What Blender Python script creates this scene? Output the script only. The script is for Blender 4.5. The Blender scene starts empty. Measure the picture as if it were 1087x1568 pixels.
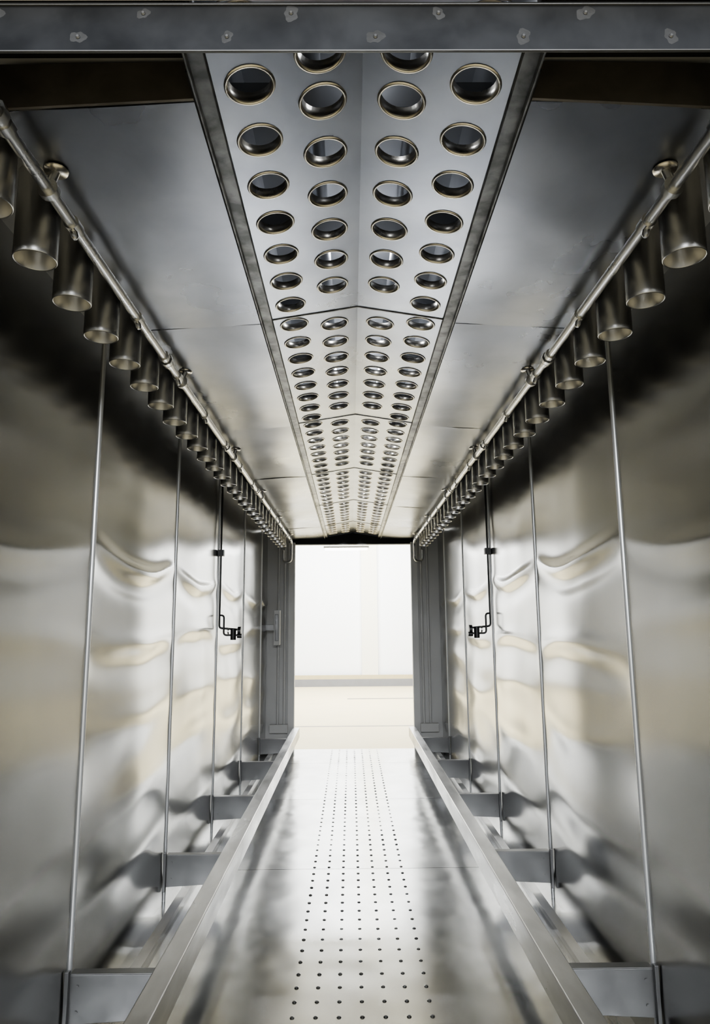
import bpy, math, random
from mathutils import Vector, Matrix, noise
random.seed(4)
Z0 = 1.2
sc = bpy.context.scene
try:
    sc.view_settings.view_transform='AgX'; sc.view_settings.look='AgX - Medium High Contrast'
except Exception: pass

# ------------------------------------------------------------ materials
def new_mat(name):
    m = bpy.data.materials.new(name); m.use_nodes = True
    nt = m.node_tree
    return m, nt, nt.nodes['Principled BSDF']

def steel(name, base=(.6,.6,.6), rough=.3, rvar=.1, scale=3.0, stretch=(1,1,1), bump=.0, tint=None, dirt=0.0, metallic=1.0, detail=6, stain=0):
    m, nt, b = new_mat(name)
    N, L = nt.nodes, nt.links
    tc = N.new('ShaderNodeTexCoord')
    mp = N.new('ShaderNodeMapping'); mp.inputs['Scale'].default_value = stretch
    L.new(tc.outputs['Object'], mp.inputs['Vector'])
    n1 = N.new('ShaderNodeTexNoise'); n1.inputs['Scale'].default_value = scale
    n1.inputs['Detail'].default_value = detail; n1.inputs['Roughness'].default_value = .55
    L.new(mp.outputs[0], n1.inputs['Vector'])
    mr = N.new('ShaderNodeMapRange')
    mr.inputs['From Min'].default_value = .3; mr.inputs['From Max'].default_value = .7
    mr.inputs['To Min'].default_value = max(.03, rough-rvar); mr.inputs['To Max'].default_value = rough+rvar
    L.new(n1.outputs['Fac'], mr.inputs['Value'])
    L.new(mr.outputs[0], b.inputs['Roughness'])
    n2 = N.new('ShaderNodeTexNoise'); n2.inputs['Scale'].default_value = scale*1.7
    n2.inputs['Detail'].default_value = detail; n2.inputs['Distortion'].default_value = .3
    L.new(mp.outputs[0], n2.inputs['Vector'])
    cr = N.new('ShaderNodeValToRGB')
    t = tint or base
    cr.color_ramp.elements[0].position = .35; cr.color_ramp.elements[1].position = .65
    cr.color_ramp.elements[0].color = (base[0]*(1-dirt), base[1]*(1-dirt), base[2]*(1-dirt), 1)
    cr.color_ramp.elements[1].color = (*t, 1)
    L.new(n2.outputs['Fac'], cr.inputs['Fac'])
    out = cr.outputs['Color']
    if stain:
        n4 = N.new('ShaderNodeTexNoise'); n4.inputs['Scale'].default_value = 2.1; n4.inputs['Detail'].default_value = 2
        n4.inputs['Distortion'].default_value = .6
        L.new(tc.outputs['Object'], n4.inputs['Vector'])
        c4 = N.new('ShaderNodeValToRGB')
        c4.color_ramp.elements[0].position=.52; c4.color_ramp.elements[0].color=(1,1,1,1)
        c4.color_ramp.elements[1].position=.66; c4.color_ramp.elements[1].color=(1-stain,1-stain,1-stain*1.05,1)
        L.new(n4.outputs['Fac'], c4.inputs['Fac'])
        mx = N.new('ShaderNodeMix'); mx.data_type='RGBA'; mx.blend_type='MULTIPLY'; mx.inputs['Factor'].default_value=1
        L.new(out, mx.inputs[6]); L.new(c4.outputs['Color'], mx.inputs[7]); out = mx.outputs[2]
    L.new(out, b.inputs['Base Color'])
    b.inputs['Metallic'].default_value = metallic
    if bump > 0:
        bp = N.new('ShaderNodeBump'); bp.inputs['Strength'].default_value = bump; bp.inputs['Distance'].default_value = .01
        L.new(n1.outputs['Fac'], bp.inputs['Height']); L.new(bp.outputs[0], b.inputs['Normal'])
    return m

def paint(name, col, rough=.5, nscale=4, var=.06, metallic=0):
    return steel(name, base=col, rough=rough, rvar=.08, scale=nscale, dirt=var, metallic=metallic)

M_wall = steel('brushed_wall_steel', (.415,.415,.41), .215, .03, 1.5, (1,1,.4), 0, (.455,.455,.45), .03, detail=2)
M_seam = steel('seam_steel', (.85,.86,.86), .38, .06, 6, metallic=.5)
M_ceil = steel('stained_ceiling_steel', (.37,.385,.425), .29, .04, 2.5, (1,1,1), 0, (.44,.455,.495), .04, stain=.08, detail=4)
M_perf = steel('perforated_steel', (.30,.315,.355), .30, .04, 3, (1,1,1), 0, (.35,.365,.40), .03)
M_collar = steel('collar_steel', (.76,.72,.64), .3, .05, 8)
M_frame = steel('weathered_angle_steel', (.22,.225,.23), .42, .10, 14, (1,1,1), .06, (.36,.365,.37), .25)
M_beam = steel('zinc_beam_steel', (.06,.062,.066), .45, .06, 7, (1,1,1), .0, (.082,.084,.088), .12)
M_weld = steel('weld_spot_metal', (.085,.085,.085), .5, .1, 30, (1,1,1), .1, metallic=.6)
M_floor = steel('floor_plate_steel', (.60,.605,.61), .20, .05, 3.0, (1,1,1), .005, (.66,.665,.67), .05, stain=.06)
M_rail = steel('rail_steel', (.48,.48,.48), .33, .08, 8, (1,.3,1), .02, (.55,.55,.55), .08)
M_brk = steel('bracket_steel', (.21,.21,.21), .42, .08, 9, (1,1,1), .02, metallic=.8)
M_tube = steel('tube_steel', (.80,.79,.77), .34, .04, 10)
M_pipe = steel('pipe_steel', (.68,.68,.675), .30, .06, 10)
M_dark = paint('dark_void_metal', (.012,.012,.013), .7)
M_duct = steel('shadowed_duct_steel', (.50,.50,.50), .55, .06, 5, metallic=.5)
M_brown = steel('brown_flange_metal', (.26,.235,.20), .45, .1, 6, dirt=.3, metallic=.7)
M_black = paint('black_plastic', (.02,.02,.02), .4)
M_hole = paint('hole_dark', (.03,.03,.03), .5)
M_post = steel('post_steel', (.60,.60,.59), .5, .1, 6, metallic=.1)
M_white = paint('white_painted_panel', (.85,.85,.84), .5)
M_hwall = paint('hall_wall_paint', (.88,.89,.90), .6, 1, .01)
M_pil = paint('hall_pilaster_paint', (.80,.775,.67), .6, 1, .01)
M_hfloor = paint('hall_floor_resin', (.58,.50,.31), .6, 1, .03)
M_line = paint('hall_floor_joint', (.20,.18,.14), .5)
M_base = paint('hall_baseboard_grey', (.20,.20,.21), .5)
M_yel = paint('hall_trim_cream', (.50,.43,.26), .5)
M_plen = steel('plenum_steel', (.40,.41,.43), .4, .08, 4, metallic=.7)

# ------------------------------------------------------------ builder
class MB:
    def __init__(s): s.v=[]; s.f=[]; s.m=[]; s.sm=[]; s.mats=[]
    def mi(s, mat):
        if mat not in s.mats: s.mats.append(mat)
        return s.mats.index(mat)
    def add(s, vs, fs, mat, smooth=False):
        o=len(s.v); s.v += [tuple(v) for v in vs]; k=s.mi(mat)
        for f in fs:
            s.f.append([i+o for i in f]); s.m.append(k); s.sm.append(smooth)
    def box(s,x0,x1,y0,y1,z0,z1,mat):
        vs=[(x,y,z) for x in (x0,x1) for y in (y0,y1) for z in (z0,z1)]
        s.add(vs,[(0,1,3,2),(4,6,7,5),(0,4,5,1),(2,3,7,6),(0,2,6,4),(1,5,7,3)],mat)
    def prism(s, poly, y0, y1, mat):
        n=len(poly)
        vs=[(x,y0,z) for x,z in poly]+[(x,y1,z) for x,z in poly]
        fs=[tuple(range(n)), tuple(range(2*n-1,n-1,-1))]+[(i,i+n,(i+1)%n+n,(i+1)%n) for i in range(n)]
        s.add(vs,fs,mat)
    def sweep(s, pts, r, mat, seg=14, caps=True):
        pts=[Vector(p) for p in pts]; vs=[]; n=len(pts)
        d0=(pts[1]-pts[0]).normalized()
        up=Vector((0,0,1)) if abs(d0.z)<.9 else Vector((0,1,0))
        a=d0.cross(up).normalized()
        for i,p in enumerate(pts):
            if i==0: d=d0
            elif i==n-1: d=(pts[-1]-pts[-2]).normalized()
            else: d=((pts[i+1]-p).normalized()+(p-pts[i-1]).normalized()).normalized()
            a=(a-d*a.dot(d)).normalized(); b=d.cross(a)
            rr=r[i] if isinstance(r,(list,tuple)) else r
            for k in range(seg):
                t=2*math.pi*k/seg
                vs.append(p+(a*math.cos(t)+b*math.sin(t))*rr)
        fs=[(i*seg+k, i*seg+(k+1)%seg, (i+1)*seg+(k+1)%seg, (i+1)*seg+k) for i in range(n-1) for k in range(seg)]
        s.add(vs,fs,mat,True)
        if caps:
            s.add(vs[:seg],[tuple(range(seg))],mat); s.add(vs[-seg:],[tuple(range(seg))],mat)
    def lathe(s, cx,cy,prof,mat,seg=32,tilt=0,smooth=True):
        vs=[];n=len(prof)
        for r,z in prof:
            for k in range(seg):
                t=2*math.pi*k/seg
                x=cx+r*math.cos(t)
                vs.append((x,cy+r*math.sin(t),z+tilt*(x-cx)))
        fs=[(i*seg+k,(i+1)*seg+k,(i+1)*seg+(k+1)%seg,i*seg+(k+1)%seg) for i in range(n-1) for k in range(seg)]
        s.add(vs,fs,mat,smooth)
    def grid(s, fn, nu, nv, mat, smooth=True):
        vs=[fn(i/nu,j/nv) for i in range(nu+1) for j in range(nv+1)]
        w=nv+1
        fs=[(i*w+j,(i+1)*w+j,(i+1)*w+j+1,i*w+j+1) for i in range(nu) for j in range(nv)]
        s.add(vs,fs,mat,smooth)
    def build(s, name, sx=1, bevel=0, parent=None):
        me=bpy.data.meshes.new(name)
        vs=[(x*sx,y,z+Z0) for x,y,z in s.v]
        fs=s.f if sx>0 else [list(reversed(f)) for f in s.f]
        me.from_pydata(vs,[],fs); me.update()
        for m in s.mats: me.materials.append(m)
        me.polygons.foreach_set('material_index', s.m)
        me.polygons.foreach_set('use_smooth', s.sm)
        ob=bpy.data.objects.new(name,me); sc.collection.objects.link(ob)
        if bevel:
            bv=ob.modifiers.new('bev','BEVEL'); bv.width=bevel; bv.segments=2; bv.limit_method='ANGLE'
        if parent: ob.parent=parent
        return ob

def elbow(pts, rad, n=5):
    P=[Vector(p) for p in pts]; out=[P[0]]
    for i in range(1,len(P)-1):
        a=(P[i-1]-P[i]).normalized(); b=(P[i+1]-P[i]).normalized()
        p0=P[i]+a*rad; p1=P[i]+b*rad
        for k in range(n+1):
            t=k/n
            out.append(p0*(1-t)**2+P[i]*2*t*(1-t)+p1*t*t)
    out.append(P[-1]); return out

# ------------------------------------------------------------ layout
W=.888; YS=.90; YD=7.1
SEAMS=[1.195+1.085*k for k in range(6)]
JO=[.899+1.085*k for k in range(6)]+[7.1]
ZR=.98; ZE=.937; XE=.263
def zperf(x): return ZR-abs(x)/XE*(ZR-ZE)

def wall(side, sx):
    mb=MB()
    bounds=[YS]+SEAMS+[YD]
    for p in range(len(bounds)-1):
        y0,y1=bounds[p],bounds[p+1]
        rnd=random.Random(p*7+(1 if sx>0 else 50))
        creases=[(.29+rnd.uniform(-.02,.02), .016, .032,1), (-.05+rnd.uniform(-.05,.05), .012,.04,rnd.choice((-.6,.3))),
                 (-.34+rnd.uniform(-.08,.08), .009,.065,rnd.uniform(-1,1)),(-.62+rnd.uniform(-.08,.08),.008,.07,rnd.uniform(-1,1)),(-.90+rnd.uniform(-.04,.04),.006,.05,rnd.uniform(-1,1))]
        k=.15 if p==0 else (.3 if p==1 else 1.05)
        big=rnd.uniform(.008,.014); sk=rnd.uniform(-.25,.25)
        def fn(u,v,y0=y0,y1=y1,creases=creases,k=k,big=big,p=p,sk=sk):
            y=y0+(y1-y0)*u; z=-1.30+2.32*v
            sn=max(0,math.sin(math.pi*u))
            us=u+sk*u*(1-u)*2; s2=max(0,math.sin(math.pi*min(1,max(0,us))))
            d=big*sn*sn*max(0,1-((z+.3)/1.0)**2)*k
            wob=.014*noise.noise(Vector((y*3,z*2,p+sx)))
            for zc,A,wd,cv in creases:
                zz=z-(zc-.065*s2*cv)+wob
                d+=k*A*(sn**.7)*math.exp(-(zz/wd)**2)
                zz2=zz+wd*2.2
                d-=k*A*.8*(sn**.7)*math.exp(-(zz2/(wd*1.5))**2)
            kk=.5 if p<=1 else 1
            d+=kk*.011*noise.noise(Vector((y*1.4+sx*3,z*1.9,p)))*sn
            d+=kk*.0018*noise.noise(Vector((y*4+sx*7,z*3.2,p+4)))*sn
            return (W-d, y, z)
        mb.grid(fn,32,190,M_wall)
    mb.box(W+.03,W+.05,YS,YD,-1.32,1.02,M_dark)
    for y in SEAMS:
        prof=[(W+.004,-.0095),(W-.003,-.009),(W-.007,-.006),(W-.008,0),(W-.007,.004),(W+.004,.006)]
        n=len(prof)
        vs=[(x,y+dy,-1.28) for x,dy in prof]+[(x,y+dy,1.0) for x,dy in prof]
        mb.add(vs,[(i,i+1,i+1+n,i+n) for i in range(n-1)],M_seam,True)
        mb.box(W-.003,W+.01,y+.007,y+.013,-1.28,1.0,M_dark)
    return mb.build('wall_'+side, sx)
wall('right',1); wall('left',-1)

# ceiling (side sheets)
mb=MB(); XO=.652
for sx in (1,-1):
    for i in range(6):
        y0=max(JO[i],1.08); y1=JO[i+1]
        off=.0012*(i%2)
        def fn(u,v,y0=y0,y1=y1,sx=sx,i=i,off=off):
            x=.290+(XO-.290)*u; y=y0+(y1-y0-.001)*v
            z=.925-(x-.290)/(XO-.29)*.020-off
            z+=.006*math.sin(math.pi*u)*noise.noise(Vector((x*3*sx,y*1.6,i*2.3+sx)))-.006*math.sin(math.pi*u)*math.sin(math.pi*v)
            z+=.0013*math.sin(math.pi*u)*noise.noise(Vector((x*8*sx,y*6,i*2.3+sx)))
            return (sx*x,y,z)
        mb.grid(fn,24,50,M_ceil)
    mb.prism([(sx*.290,.9255),(sx*XO,.9055),(sx*.885,.893),(sx*.885,.990),(sx*.290,1.0)],1.072,1.078,M_brown)
    xo=sx*XO
    mb.box(min(xo,xo+sx*.004),max(xo,xo+sx*.004),1.08,YD,.904,.95,M_ceil)
    x0,x1=sorted((sx*.29,sx*.93))
    mb.box(x0,x1,YS,1.07,1.005,1.02,M_dark)
    mb.box(x0,x1,1.07,YD,1.005,1.02,M_duct)
mb.build('ceiling')

# perforated gable strip
mb=MB(); R=.0415
def cell(x0,x1,y0,y1,cx,cy,r,sx):
    ang=[2*math.pi*k/32 for k in range(32)]
    ang+=[math.atan2(yy-cy,xx-cx)%(2*math.pi) for xx in (x0,x1) for yy in (y0,y1)]
    ang=sorted(ang); n=len(ang); vs=[]
    for a in ang:
        c,s=math.cos(a),math.sin(a)
        x,y=cx+r*c,cy+r*s; vs.append((sx*x,y,zperf(x)))
    for a in ang:
        c,s=math.cos(a),math.sin(a)
        tx=((x1-cx)/c if c>0 else (x0-cx)/c) if abs(c)>1e-9 else 1e9
        ty=((y1-cy)/s if s>0 else (y0-cy)/s) if abs(s)>1e-9 else 1e9
        t=min(tx,ty); x,y=cx+t*c,cy+t*s; vs.append((sx*x,y,zperf(x)))
    mb.add(vs,[(i,(i+1)%n,(i+1)%n+n,i+n) for i in range(n)],M_perf)
for i in range(6):
    y0=JO[i]+.0015; L_=JO[i+1]-JO[i]-.003
    yo=[y0+.050+.139*k for k in range(8)]; yi=[y0+.090+.139*k for k in range(7)]
    if i<1:
        yo=[y0+.028+.139*k for k in range(8)]; yi[0]=1.018
    yo=[y for y in yo if y<y0+L_-.045]; yi=[y for y in yi if y<y0+L_-.045]
    yo[0]=max(yo[0],y0+.046)
    for sx in (1,-1):
        for (xa,xb,cx,ys) in ((0,.137,.0735,yi),(.137,XE,.200,yo)):
            bd=[y0]+[(ys[k]+ys[k+1])/2 for k in range(len(ys)-1)]+[y0+L_]
            for k,cy in enumerate(ys):
                cell(xa,xb,bd[k],bd[k+1],cx,cy,R,sx)
                zc=zperf(cx); t=-sx*(ZR-ZE)/XE
                mb.lathe(sx*cx,cy,[(R+.004,zc-.0005),(R+.002,zc-.003),(R-.001,zc-.0028),(R-.0025,zc+.002),(R-.0028,zc+.020),(R,zc+.021)],M_collar,32,t)
    if i>0:
        for sx in (1,-1):
            mb.prism([(0,ZR),(sx*XE,ZE),(sx*XE,ZE+.025),(0,ZR+.025)],JO[i]-.0012,JO[i]+.0012,M_perf)
            mb.prism([(0,ZR-.003),(sx*XE,ZE-.003),(sx*XE,ZE-.0005),(0,ZR-.0005)],JO[i]-.004,JO[i]+.001,M_frame)
mb.build('perforated_ceiling_strip')

for sx in (1,-1):
    mb=MB()
    mb.box(.262,.292,.892,YD,.922,.926,M_frame)
    mb.box(.262,.266,.892,YD,.926,.95,M_frame)
    mb.box(.289,.293,.892,YD,.908,.926,M_frame)
    mb.box(.2935,.297,1.0,YD,.912,.92,M_dark)
    mb.build('angle_frame',sx,.001)

# plenum above strip
mb=MB()
mb.box(-.32,.32,.90,YD,1.34,1.35,M_plen)
for sx in (1,-1):
    x0,x1=sorted((sx*.285,sx*.30)); mb.box(x0,x1,.90,YD,1.022,1.34,M_plen)
mb.box(-.29,.29,YD-.03,YD-.01,1.022,1.34,M_plen)
mb.box(-.29,.29,.90,.91,1.022,1.34,M_dark)
y=1.3
while y<7:
    mb.box(-.285,.285,y,y+.05,1.10,1.16,M_plen); y+=.47
mb.sweep([(-.13,.95,1.2),(-.13,7.0,1.2)],.045,M_plen,20)
mb.sweep([(.14,.95,1.22),(.14,7.0,1.22)],.03,M_plen,20)
mb.build('air_plenum_duct')

# hanging tubes
for sx in (1,-1):
    mb=MB(); r=.046; y=1.394-.2015*2
    while y<6.95:
        mb.lathe(.717,y,[(r-.003,.99),(r-.003,.802),(r-.0015,.8),(r,.802),(r,.815),(r,1.004)],M_tube,32)
        y+=.2015
    mb.build('air_tube_row',sx)

# spray pipes
for sx in (1,-1):
    mb=MB(); X=.622; Zp=.862
    pts=elbow([(X,.93,Zp),(X,6.88,Zp),(X+.01,6.96,.66),(X+.09,6.98,.66),(X+.09,6.98,.78)],.04)
    mb.sweep(pts,.0125,M_pipe,16)
    for k in range(13):
        y=1.36+.45*k
        mb.sweep([(X,y-.016,Zp),(X,y+.016,Zp)],.0165,M_pipe,14)
        mb.sweep([(X,y,Zp-.012),(X-.004,y,Zp-.026),(X-.005,y,Zp-.032)],[.008,.008,.004],M_pipe,10)
    for y in [1.03+1.085*k for k in range(6)]:
        for dy in (-.03,0,.03):
            mb.sweep([(X,y+dy-.010,Zp),(X,y+dy+.010,Zp)],.018 if dy else .0215,M_pipe,8)
    for y in [1.235+1.085*k for k in range(6)]:
        mb.sweep([(X,y-.008,Zp),(X,y+.008,Zp)],.021,M_pipe,16)
        mb.sweep([(X,y,Zp+.005),(X-.012,y,.903)],.009,M_pipe,10)
        mb.lathe(X-.012,y,[(.0,.898),(.022,.8985),(.024,.904)],M_collar,18)
    mb.build('spray_pipe',sx)

# header beam + panel above
mb=MB()
mb.box(-1.15,1.15,.880,.886,.840,.915,M_beam)
mb.box(-1.15,1.15,.877,.888,.915,.9185,M_brk)
mb.box(-1.15,1.15,.8785,.883,.8375,.8395,M_brk)
for j in range(9):
    for row,(zz,x0) in enumerate(((.902,-.33),(.862,-.205))):
        x=x0+.2195*(j-3)
        if abs(x)<1.1:
            rr=random.uniform(.008,.013)
            n=20; ph=random.uniform(0,6)
            rad=[rr*(1+.22*math.sin(2*math.pi*k/n*2+ph)+.12*math.sin(2*math.pi*k/n*5+ph)) for k in range(n)]
            vs=[(x,.8796,zz)]+[(x+rad[k]*math.cos(2*math.pi*k/n),.8799,zz+rad[k]*math.sin(2*math.pi*k/n)) for k in range(n)]
            mb.add(vs,[(0,k+1,(k+1)%n+1) for k in range(n)],M_weld,True)
            mb.sweep([(x,.879,zz),(x,.877,zz)],[.0035,.002],M_brk,10)
mb.build('header_beam',1,.0006)
mb=MB(); mb.box(-2.2,2.2,.85,.874,.9185,1.9,M_white)
for sx in (1,-1):
    x0,x1=sorted((sx*.96,sx*2.2)); mb.box(x0,x1,.85,.874,-1.3,.9185,M_white)
mb.build('wall_front')

# floor
mb=MB()
for (ya,yb) in ((.9,2.29),(2.29,3.69),(3.69,5.1),(5.1,6.4),(6.4,7.12)):
    def fn(u,v,ya=ya,yb=yb):
        x=-.62+1.24*u; y=ya+(yb-ya-.004)*v
        w=max(0,math.sin(math.pi*v))**.4
        side=min(1,(abs(x)/.45)**3)
        z=-1.2+.0022*w*noise.noise(Vector((x*3.2,y*2.2,ya)))+.0009*w*noise.noise(Vector((x*9,y*7,ya+5)))
        z+=.0008*side*w*noise.noise(Vector((x*16,y*12,ya+9)))
        return (x,y,z)
    mb.grid(fn,70,80,M_floor)
for sx in (1,-1):
    x0,x1=sorted((sx*.62,sx*.78)); mb.box(x0,x1,.9,7.12,-1.215,-1.199,M_floor)
    x0,x1=sorted((sx*.776,sx*.782)); mb.box(x0,x1,.9,7.12,-1.215,-1.178,M_rail)
    x0,x1=sorted((sx*.782,sx*.815)); mb.box(x0,x1,.9,7.12,-1.184,-1.178,M_rail)
    x0,x1=sorted((sx*.78,sx*.93)); mb.box(x0,x1,.9,7.12,-1.26,-1.225,M_floor)
mb.box(-.62,.62,.9,7.12,-1.30,-1.215,M_dark)
mb.build('floor')
mb=MB(); y=2.0
while y<7.05:
    for c in range(7):
        x=(c-3)*.073
        zz=-1.2+.0026
        mb.lathe(x,y,[(.0095,zz-.005),(.0065,zz),(.005,zz+.0004)],M_floor,12)
        mb.lathe(x,y,[(.0048,zz+.0005),(.0,zz+.0005)],M_hole,12)
    y+=.09
mb.build('floor_plate_dimples')

# rails with brackets
for sx in (1,-1):
    mb=MB()
    mb.box(.545,.612,.9,7.08,-1.080,-.985,M_rail)
    rail=mb.build('guide_rail',sx,.004)
    mb=MB()
    for y in SEAMS:
        yy=y-.03
        mb.prism([(.883,-1.02),(.613,-1.02),(.613,-1.080),(.63,-1.10),(.69,-1.145),(.883,-1.155)],yy-.003,yy+.003,M_brk)
        mb.box(.613,.875,yy,yy+.035,-1.024,-1.018,M_brk)
        mb.box(.872,.884,yy-.02,yy-.003,-1.17,-1.005,M_brk)
        for zc in (-1.05,-1.12):
            mb.sweep([(.85,yy-.003,zc),(.85,yy-.006,zc)],.005,M_brk,6)
    mb.build('brackets',sx,.0012,rail)

# valves on the third seam
for sx in (1,-1):
    mb=MB(); y=4.42
    mb.sweep(elbow([(.866,y,.97),(.866,y,.0),(.75,y,-.01)],.018),.0065,M_black,10)
    mb.sweep(elbow([(.866,y,.08),(.835,y-.01,.08),(.835,y-.01,-.045),(.75,y-.01,-.045)],.02),.006,M_black,10)
    mb.box(.845,.883,y-.02,y+.02,.46,.50,M_black)
    mb.sweep([(.775,y-.005,-.005),(.775,y-.005,-.075)],.018,M_black,12)
    mb.sweep([(.745,y-.005,-.02),(.725,y-.005,-.02)],.028,M_black,12)
    mb.sweep([(.75,y-.005,-.05),(.72,y-.005,-.05)],.014,M_black,12)
    mb.sweep([(.81,y-.005,-.02),(.80,y-.005,-.02)],.02,M_pipe,8)
    mb.build('spray_valve',sx)

# far doorway frame
for sx in (1,-1):
    mb=MB()
    mb.box(.600,.665,7.06,7.14,-1.2,.87,M_post)
    mb.box(.665,.90,7.10,7.12,-1.25,1.0,M_post)
    for x in (.70,.765):
        mb.sweep([(x,7.06,.86),(x,7.06,-.98)],.011,M_post,12)
    mb.box(.66,.84,7.02,7.08,-1.03,-.95,M_post)
    mb.build('door_jamb',sx,.001)
mb=MB()
mb.box(-.68,.68,7.105,7.15,.856,1.2,M_dark)
mb.box(-.60,.60,7.10,7.155,.850,.858,M_post)
mb.build('door_header')
mb=MB(); mb.box(-.79,-.73,6.86,6.94,-.17,.17,M_post); mb.box(-.777,-.743,6.852,6.86,-.13,.13,M_brk)
mb.box(-.88,-.79,6.88,6.92,-.03,.03,M_brk)
mb.build('junction_box',1,.003)

# ------------------------------------------------------------ hall
mb=MB(); mb.box(-14,14,-8,15.8,-1.34,-1.31,M_hfloor)
mb.box(-14,14,9.45,9.53,-1.3105,-1.309,M_line); mb.box(-.1,14,12.95,13.12,-1.3105,-1.309,M_line)
mb.build('hall_floor')
mb=MB(); mb.box(-14,14,15.8,16.0,-1.31,5.5,M_hwall)
mb.box(.22,.58,15.70,15.8,-1.31,5.5,M_pil)
mb.build('wall_hall')
mb=MB(); mb.box(-14,14,15.66,15.70,-1.31,-1.15,M_base); mb.box(-14,14,15.67,15.72,-1.15,-1.06,M_yel)
mb.build('baseboard_hall')
mb=MB(); mb.box(-14,14,7.6,16,4.6,4.7,M_white); hc=mb.build('ceiling_hall')
mb=MB()
mb.box(-.38,.22,9.0,9.06,1.035,1.06,M_white)
for xx in (-.3,.14): mb.box(xx-.004,xx+.004,9.026,9.034,1.06,4.6,M_white)
m,nt,b=new_mat('lamp_glow'); b.inputs['Emission Color'].default_value=(1,1,1,1); b.inputs['Emission Strength'].default_value=20
mb.sweep([(-.36,9.03,1.022),(.20,9.03,1.022)],.013,m,12)
mb.build('fluorescent_lamp',1,0,hc)

def area(name,loc,rot,sx,sy,p,col=(1,1,1)):
    l=bpy.data.lights.new(name,'AREA'); l.shape='RECTANGLE'; l.size=sx; l.size_y=sy; l.energy=p; l.color=col
    o=bpy.data.objects.new(name,l); o.location=(loc[0],loc[1],loc[2]+Z0); o.rotation_euler=rot; sc.collection.objects.link(o)
area('hall_ceiling_light',(0,12.3,3.4),(math.radians(20),0,0),5,1.6,1300,(.95,.975,1))
area('hall_ceiling_light',(0,9.3,3.6),(math.radians(-12),0,0),4,1.2,520,(.95,.975,1))
area('entrance_fill_light',(0,-2.5,1.3),(math.radians(76),0,0),2.6,.9,180,(.94,.965,1))  # fill added behind the camera to brighten tubes, brackets and near steel
for y,p in ((1.25,.6),(2.2,2.5),(3.4,5),(4.6,7),(5.8,9),(6.7,6)):
    l=bpy.data.lights.new('plenum_light','POINT'); l.energy=p; l.shadow_soft_size=.03; l.color=(.92,.95,1)
    o=bpy.data.objects.new('plenum_light',l); o.location=(.02,y,1.27+Z0); sc.collection.objects.link(o)

w=bpy.data.worlds.new('world'); sc.world=w; w.use_nodes=True
w.node_tree.nodes['Background'].inputs['Color'].default_value=(.90,.95,1,1)
w.node_tree.nodes['Background'].inputs['Strength'].default_value=.36

# ------------------------------------------------------------ camera
cam=bpy.data.cameras.new('camera'); co=bpy.data.objects.new('camera',cam); sc.collection.objects.link(co)
cam.sensor_fit='VERTICAL'; cam.sensor_height=36; cam.lens=24; cam.clip_start=.02
Rm=Matrix.Rotation(math.radians(-.43),4,'Z')@Matrix.Rotation(math.radians(90+9.56),4,'X')@Matrix.Rotation(math.radians(-.46),4,'Z')
co.matrix_world=Matrix.Translation((-.028,0,Z0))@Rm
sc.camera=co
